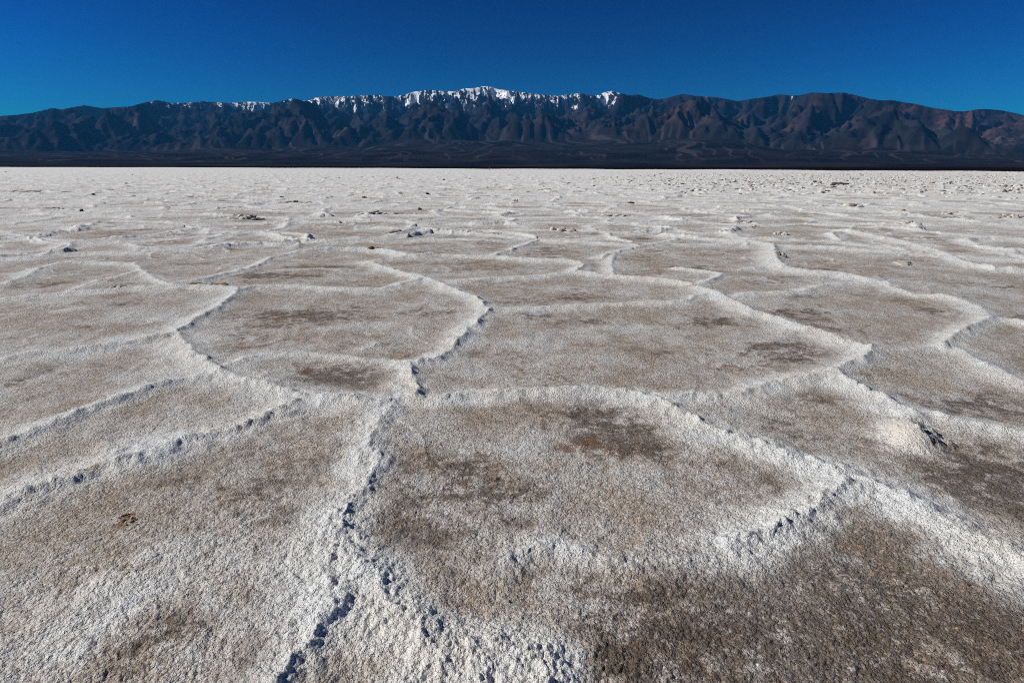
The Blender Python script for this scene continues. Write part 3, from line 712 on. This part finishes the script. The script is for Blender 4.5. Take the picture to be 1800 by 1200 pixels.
QMt = np.stack([I3 * nr_ + J3, I3 * nr_ + J3 + 1, (I3 + 1) * nr_ + J3 + 1, (I3 + 1) * nr_ + J3], -1).reshape(-1, 4)[:, ::-1]
qa = QMt[:, 0]
isfan = (fan_m.ravel()[qa] > 0.5)
pf = pxm.ravel()[qa]
far_r = (pf > 1690) & (MR.ravel()[qa] > 21500)
massif = (~far_r) & (pf > 1165)
for nm, sel, lb in [('alluvial_fan', isfan, 'dark brown gravel fan sloping down from the mountains to the salt'),
                    ('snowy_mountain_range', ~isfan & ~massif & ~far_r, 'long dark blue mountain range with snow along its crest'),
                    ('bare_mountain', ~isfan & massif, 'dark reddish bare mountain massif at the right end of the snowy range'),
                    ('far_mountain', ~isfan & far_r, 'pale distant mountain behind the bare massif at the right edge')]:
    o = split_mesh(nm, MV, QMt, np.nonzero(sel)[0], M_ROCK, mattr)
    tag(o, lb, kind='structure')

# ------------------------------------------------------------------ lumps and clods lying on the crust
def lump_mesh(seed, sub=3, rough=0.35, flat=0.7, peak=0.0):
    bm = bmesh.new(); bmesh.ops.create_icosphere(bm, subdivisions=sub, radius=1.0)
    co = np.array([v.co[:] for v in bm.verts])
    a = co + seed * 3.7
    n = 0.6 * vnoise(a[:, 0] * 1.1 + a[:, 2] * .7, a[:, 1] * 1.1 - a[:, 2] * .6, seed) + 0.45 * vnoise(a[:, 0] * 2.3 - a[:, 2] * 1.7, a[:, 1] * 2.3 + a[:, 2], seed + 1) + 0.28 * vnoise(a[:, 0] * 5 + a[:, 2] * 4, a[:, 1] * 5 - a[:, 2] * 3, seed + 2)
    co = co * (1 + rough * n)[:, None]
    co[:, 2] = np.where(co[:, 2] > 0, co[:, 2] * flat + peak * np.clip(1 - np.hypot(co[:, 0], co[:, 1]) * 1.3, 0, 1), co[:, 2] * 0.35)
    for v, c in zip(bm.verts, co): v.co = c
    me = bpy.data.meshes.new('lump'); bm.to_mesh(me); bm.free()
    me.polygons.foreach_set('use_smooth', np.ones(len(me.polygons), bool))
    return me
LM = [lump_mesh(k, 3, 0.85, 0.75) for k in range(1, 10)]
rnd = random.Random(5)
mat_lm = {}
def lump_obj(name, x, y, w, h, mat, parent=None, k=None, org=(0, 0, 0)):
    k = rnd.randrange(len(LM)) if k is None else k
    key = (k, mat.name)
    if key not in mat_lm:
        me = LM[k].copy(); me.materials.clear(); me.materials.append(mat); mat_lm[key] = me
    o = bpy.data.objects.new(name, mat_lm[key]); C.objects.link(o)
    o.location = (x - org[0], y - org[1], ground_z(x, y) - 0.10 * h - org[2]); o.scale = (w / 2, w / 2 * rnd.uniform(.7, 1.1), h); o.rotation_euler = (rnd.uniform(-.15, .15), rnd.uniform(-.15, .15), rnd.uniform(0, 6.28))
    if parent: o.parent = parent
    return o
def clod(px, py, wpx, hpx, mat, label, cat='salt clod', name='salt_clod', group=None):
    x, y = at(px, py); o = lump_obj(name, x, y, px_size(px, py, wpx), px_size(px, py, hpx), mat)
    return tag(o, label, cat, group)
def pile(px, py, wpx, hpx, n, mats, label, name='salt_heap', cat='salt heap', scat=.12):
    x0, y0 = at(px, py); g = (x0, y0, ground_z(x0, y0))
    e = bpy.data.objects.new(name, None); C.objects.link(e); e.location = g; tag(e, label, cat)
    for i in range(n):
        u = (i + 0.5) / n - 0.5 + rnd.uniform(-.25, .25) / n
        x, y = at(px + u * wpx, py + rnd.uniform(-scat, scat) * hpx)
        w = px_size(px, py, wpx / n * rnd.uniform(1.5, 3.0)); h = px_size(px, py, hpx * rnd.uniform(.35, .85) * (1 - 0.9 * abs(u)))
        lump_obj('salt_lump', x, y, w, h, rnd.choice(mats), e, org=g)
    return e

W_, D_, O_, K_, G_ = M_WHITE, M_DARK, M_OCHRE, M_CREAM, M_MID
clod(144, 371, 6, 4, D_, 'small isolated black clod on the white salt at far left')
clod(381, 348, 7, 4, D_, 'dark clod at the end of a low broken ridge left of centre')
clod(496, 347, 7, 3.5, D_, 'flat dark clod just behind the long brownish heap')
clod(640, 347, 9, 4, D_, 'dark pointed clod on pale salt above the ochre lumps')
clod(738, 368, 8, 5, D_, 'dark-sided clod on a ridge tip left of the range\'s highest peak')
clod(751, 342, 8, 3, D_, 'thin dark clod far out, below the left shoulder of the highest peak')
clod(907, 354, 8, 4, D_, 'dark clod at the end of a short curved ridge near mid-picture')
clod(1108, 358, 12, 4, D_, 'dark flat-topped clod beyond the pinkish white heap')
clod(1500, 398, 6, 4, D_, 'lone black clod on the grey pan right of centre')
clod(1588, 375, 7, 4, M_OCHRE, 'lone reddish brown clod on the right side of the flat')
clod(1765, 340, 9, 7, D_, 'tall dark clod among the rough salt near the right edge')
clod(1700, 335, 14, 5, D_, 'wide dark clod left of the tall one near the right edge')
clod(1476, 325, 26, 2.5, D_, 'long low dark slab far out on the right of the flat')
clod(893, 1052, 9, 7, W_, 'single white pebble on the brown foreground plate', 'pebble', 'pebble')
clod(1590, 462, 26, 8, K_, 'cream hump on the ridge right of the dark grey pan')
clod(1345, 488, 14, 3, K_, 'low cream knob on the ridge below the pale vertical ridge')
pile(97, 368, 24, 7, 4, [G_, G_, W_], 'dark blue-grey heap of broken crust at far left')
pile(44, 337, 36, 5, 5, [G_, K_, G_], 'row of dark crust blocks at the left edge, far out')
pile(118, 338, 28, 3, 4, [K_, W_, G_], 'low pale broken ridge right of the dark crust blocks')
pile(350, 347, 52, 4, 6, [W_, K_, W_], 'low white broken ridge ending in a dark clod')
pile(432, 384, 52, 13, 8, [W_, W_, K_, G_], 'tall white heap of broken crust left of centre')
pile(515, 357, 62, 7, 8, [K_, O_, K_, G_], 'long brownish heap of broken crust beyond the tall white heap')
pile(693, 408, 26, 9, 4, [G_, W_, W_], 'white hump with a dark tip on a ridge left of centre')
pile(664, 439, 26, 7, 7, [O_, O_, K_], 'ochre lumps on the ridge above the polygon edge')
pile(585, 437, 36, 8, 5, [W_, G_, K_], 'white and dark lumps beside the ochre ones')
pile(660, 375, 60, 7, 8, [W_, K_, W_, G_], 'long white broken ridge with cream blocks below the left snowfields')
pile(845, 411, 60, 9, 7, [W_, K_, W_], 'row of cream and white lumps along the middle ridge')
pile(988, 405, 42, 14, 6, [W_, W_, K_], 'tallest white heap in mid-picture')
pile(1083, 379, 40, 9, 6, [W_, K_, K_], 'pinkish white heap right of mid-picture')
pile(1132, 326, 20, 4, 4, [G_, W_], 'short dark-topped row far out right of centre')
pile(955, 334, 50, 3.5, 6, [W_, W_, G_], 'thin white row far out below the highest peak')
pile(1497, 362, 30, 9, 5, [W_, W_, G_], 'white heap with dark gaps right of centre')
pile(1371, 410, 18, 15, 4, [W_, W_], 'upright white hump on the ridge running away on the right')
pile(1372, 452, 16, 13, 4, [W_, G_, W_], 'white hump with dark sides where two ridges meet on the right')
pile(1306, 391, 24, 6, 4, [W_, G_, G_], 'low dark-sided heap left of the upright white hump')
pile(1765, 382, 60, 9, 8, [W_, K_, G_], 'wide rough heap of blocks by the right edge')
pile(1668, 375, 22, 8, 4, [W_, K_], 'small white heap left of the wide rough one')
pile(1590, 392, 28, 7, 5, [K_, W_], 'cream heap below the lone reddish clod')
pile(1690, 385, 40, 6, 5, [W_, K_, G_], 'cream and dark blocks in front of the small white heap')
pile(1545, 331, 40, 4, 6, [K_, W_, K_], 'low cream heap far out on the right')
pile(195, 508, 44, 8, 6, [W_, G_, W_, K_], 'white lumps with a dark hollow on the left-hand ridge')
pile(362, 503, 60, 8, 7, [W_, K_, G_, O_], 'row of small rough lumps where the left ridges meet')
pile(225, 908, 34, 4, 18, [O_, O_, K_], 'cluster of orange-brown crystals in the lower left foreground', 'crystal_cluster', 'crystals', 2.6)
pile(1725, 465, 24, 5, 4, [K_, G_], 'small dark-sided heap on the right-hand ridge below the cream one')
for px, py in [(636,312),(655,312),(660,313),(680,312),(688,313),(698,313),(827,315),(820,313),(857,316),(895,309),(462,312),(467,312),(564,313),(572,313),(577,312),(596,313),(990,315),(1017,314),(1044,315),(1115,315),(1085,313),(1180,317),(1175,319),(1150,311),(240,318),(233,309),(700,315),(783,333),(792,333),(897,333),(864,329),(1240,320),(1222,318),(780,317),(518,319),(222,324),(234,341),(164,343),(1350,326),(1255,327),(1610,341),(1620,340),(10,303),(390,329)]:
    clod(px, py, rnd.uniform(3.0, 5.5), rnd.uniform(1.2, 2.2), D_, 'tiny dark clod on the distant white salt', group='tiny dark clods far out')

# the pointed salt mound on the ridge to the right
def mound():
    n = 56; m_ = 44
    x0, y0 = at(1594, 768); L = 0.28
    gxs, gys = np.meshgrid(np.linspace(-1.25, 1.25, n), np.linspace(-1.25, 1.25, m_), indexing='ij')
    px = x0 + gxs * L * 0.95; py = y0 + gys * L * 1.25
    # crest runs away from the viewer, gentle sunny side to the left, broken side to the right
    cx = 0.12 + 0.12 * np.sin(gys * 2.2) + 0.07 * vnoise(gys * 4, gys * 0, 9)
    dx = gxs - cx
    prof = np.where(dx < 0, np.exp(-(np.abs(dx) / 0.60) ** 2.1), np.exp(-(dx / 0.46) ** 1.5))
    lon = np.exp(-(np.abs(gys + 0.05) / np.where(gys < 0, 0.55, 0.66)) ** 2.2)
    hz = 0.098 * prof * lon
    right = sstep(-0.05, 0.15, dx)
    hz = hz * (1 + right * 0.35 * fbm(gxs * 7, gys * 7, 3, 5)) + 0.022 * fbm(gxs * 4, gys * 4.5, 3, 3) * lon * (0.7 + right) + 0.008 * vnoise(gxs * 15, gys * 15, 4) * np.clip(prof, 0.2, 1)
    edge = np.maximum(np.abs(gxs), np.abs(gys))
    gz = np.array([[ground_z(px[i, j], py[i, j]) for j in range(m_)] for i in range(n)])
    z = gz + hz - 0.006 - 0.016 * sstep(0.7, 1.2, edge)
    Vm = np.stack([px, py, z], -1).reshape(-1, 3)
    I_, J_ = np.meshgrid(np.arange(n - 1), np.arange(m_ - 1), indexing='ij')
    Qm = np.stack([I_ * m_ + J_, (I_ + 1) * m_ + J_, (I_ + 1) * m_ + J_ + 1, I_ * m_ + J_ + 1], -1).reshape(-1, 4)
    def smp(A): return np.array([[A[int(np.clip(np.searchsorted(r_axis, math.hypot(px[i, j], py[i, j])), 1, NR1 - 1)), int(np.clip(np.searchsorted(az_f, math.atan2(px[i, j], py[i, j])), 0, NF - 1))] for j in range(m_)] for i in range(n)])
    q = sstep(0.004, 0.05, hz)
    mixq = lambda A, b: (smp(A) * (1 - q) + b * q).ravel()
    o = np_mesh('salt_mound', Vm, Qm, M_SALT, {'white': mixq(white_a, 0.62 - 0.4 * right), 'stain_shade': mixq(stain_shade, 0.35 * right), 'rust': mixq(rust, 0.4 * right * (gys < -0.1)), 'cream': mixq(cream, 0.9 * (1 - right))})  # right side less white and browner: its shade is painted into the colour
    tag(o, 'pointed cream salt mound with a broken side painted dark as shade on a right-hand ridge', 'salt mound')
mound()

# rough pinnacles far to the right: nobody could count them
def pinnacles():
    base = LM[2]; bv = []; bq = []
    bm = bmesh.new(); bmesh.ops.create_icosphere(bm, subdivisions=1, radius=1.0)
    uv = np.array([v.co[:] for v in bm.verts]); uf = np.array([[v.index for v in f.verts] for f in bm.faces]); bm.free()
    rg = np.random.RandomState(4); n = 5200; cnt = 0
    vs, fs, ml = [], [], []
    while cnt < n:
        aa = rg.uniform(0.08, 0.72); rr = 40 * (190 / 40) ** rg.uniform(0, 1)
        if rg.rand() > float(sstep(0.06, 0.40, np.array(aa))) * float(sstep(32, 85, np.array(rr))): continue
        x, y = rr * math.sin(aa), rr * math.cos(aa); w = rg.uniform(.04, .15); h = w * rg.uniform(.3, .7)
        v = uv * (1 + 0.3 * rg.randn(len(uv), 1)) * np.array([w * rg.uniform(.8, 2.0), w, h]) + np.array([x, y, ground_z(x, y)])
        vs.append(v); fs.append(uf + cnt * len(uv)); ml.append(np.full(len(uf), 0 if rg.rand() < 0.75 else (1 if rg.rand() < .75 else 2), np.int32)); cnt += 1
    o = np_mesh('salt_rubble', np.concatenate(vs), np.concatenate(fs), M_WHITE, smooth=False)
    o.data.materials.append(M_DARK); o.data.materials.append(M_OCHRE); o.data.polygons.foreach_set('material_index', np.concatenate(ml))
    tag(o, 'rough field of broken salt blocks far out on the right', kind='stuff')
pinnacles()

# ------------------------------------------------------------------ the far-off walker
def person(px, py_feet):
    x, y = at(px, py_feet); z = ground_z(x, y)
    pts = [(0, 0, .95), (0, 0, 1.12), (0, .01, 1.32), (0, .01, 1.46), (0, .0, 1.55), (0, -.015, 1.68), (0, -.01, 1.76),      # 0-6 spine and head
           (.19, .01, 1.42), (.26, .03, 1.15), (.25, -.06, .90), (.25, -.09, .80),                                          # 7-10 arm
           (-.19, .01, 1.42), (-.27, .02, 1.15), (-.25, -.05, .90), (-.25, -.08, .80),                                      # 11-14
           (.10, 0, .90), (.12, -.03, .50), (.13, .02, .09), (.14, -.12, .04),                                              # 15-18 leg
           (-.10, 0, .90), (-.13, .05, .50), (-.14, .12, .09), (-.15, -.02, .04)]
    ed = [(0, 1), (1, 2), (2, 3), (3, 4), (4, 5), (5, 6), (3, 7), (7, 8), (8, 9), (9, 10), (3, 11), (11, 12), (12, 13), (13, 14), (0, 15), (15, 16), (16, 17), (17, 18), (0, 19), (19, 20), (20, 21), (21, 22)]
    rad = [.19, .20, .22, .17, .07, .105, .08, .10, .08, .06, .045, .10, .08, .06, .045, .14, .11, .085, .065, .14, .11, .085, .065]
    me = bpy.data.meshes.new('person'); me.from_pydata(pts, ed, []); o = bpy.data.objects.new('person', me); C.objects.link(o)
    md = o.modifiers.new('skin', 'SKIN')
    for i, rr in enumerate(rad):
        me.skin_vertices[0].data[i].radius = (rr, rr * 0.85); me.skin_vertices[0].data[i].use_root = (i == 0)
    sb = o.modifiers.new('sub', 'SUBSURF'); sb.levels = 1; sb.render_levels = 1
    dg = bpy.context.evaluated_depsgraph_get(); me2 = bpy.data.meshes.new_from_object(o.evaluated_get(dg)); o.modifiers.clear(); o.data = me2
    for mt in (plain('dark_jacket', (0.008, 0.009, 0.011), 1.0), plain('dark_trousers', (0.018, 0.018, 0.02)), plain('skin', (0.42, 0.27, 0.2)), plain('dark_hair', (0.02, 0.015, 0.012))): me2.materials.append(mt)
    for p in me2.polygons:
        c = p.center; p.use_smooth = True
        p.material_index = 3 if c.z > 1.72 or (c.z > 1.6 and c.y > 0.02) else 2 if c.z > 1.52 or (abs(c.x) > .2 and c.z < .86) else 0 if c.z > .92 or abs(c.x) > .21 else 1
    zmin = min(v.co.z for v in me2.vertices)
    o.location = (x, y, z - zmin - 0.005); o.rotation_euler = (0, 0, 2.6)
    tag(o, 'distant person in dark clothing standing out on the white salt', 'person')
person(861.0, 298.9)

# ------------------------------------------------------------------ the air between here and the mountains
def haze():
    bm = bmesh.new(); bmesh.ops.create_cube(bm, size=1.0)
    for v in bm.verts: v.co = Vector((v.co.x * 72000, 12500 + v.co.y * 46000, 1898 + v.co.z * 3800))
    me = bpy.data.meshes.new('haze'); bm.to_mesh(me); bm.free()
    m = bpy.data.materials.new('haze'); m.use_nodes = True; nt = m.node_tree; nt.nodes.clear()
    out = nt.nodes.new('ShaderNodeOutputMaterial'); pv = nt.nodes.new('ShaderNodeVolumePrincipled')
    pv.inputs['Color'].default_value = (0.07, 0.42, 1.0, 1); pv.inputs['Density'].default_value = 0.95e-5; pv.inputs['Anisotropy'].default_value = 0.0
    nt.links.new(pv.outputs[0], out.inputs['Volume'])
    me.materials.append(m); o = bpy.data.objects.new('haze', me); C.objects.link(o); tag(o, 'thin blue haze in front of the far mountains', kind='stuff')
haze()
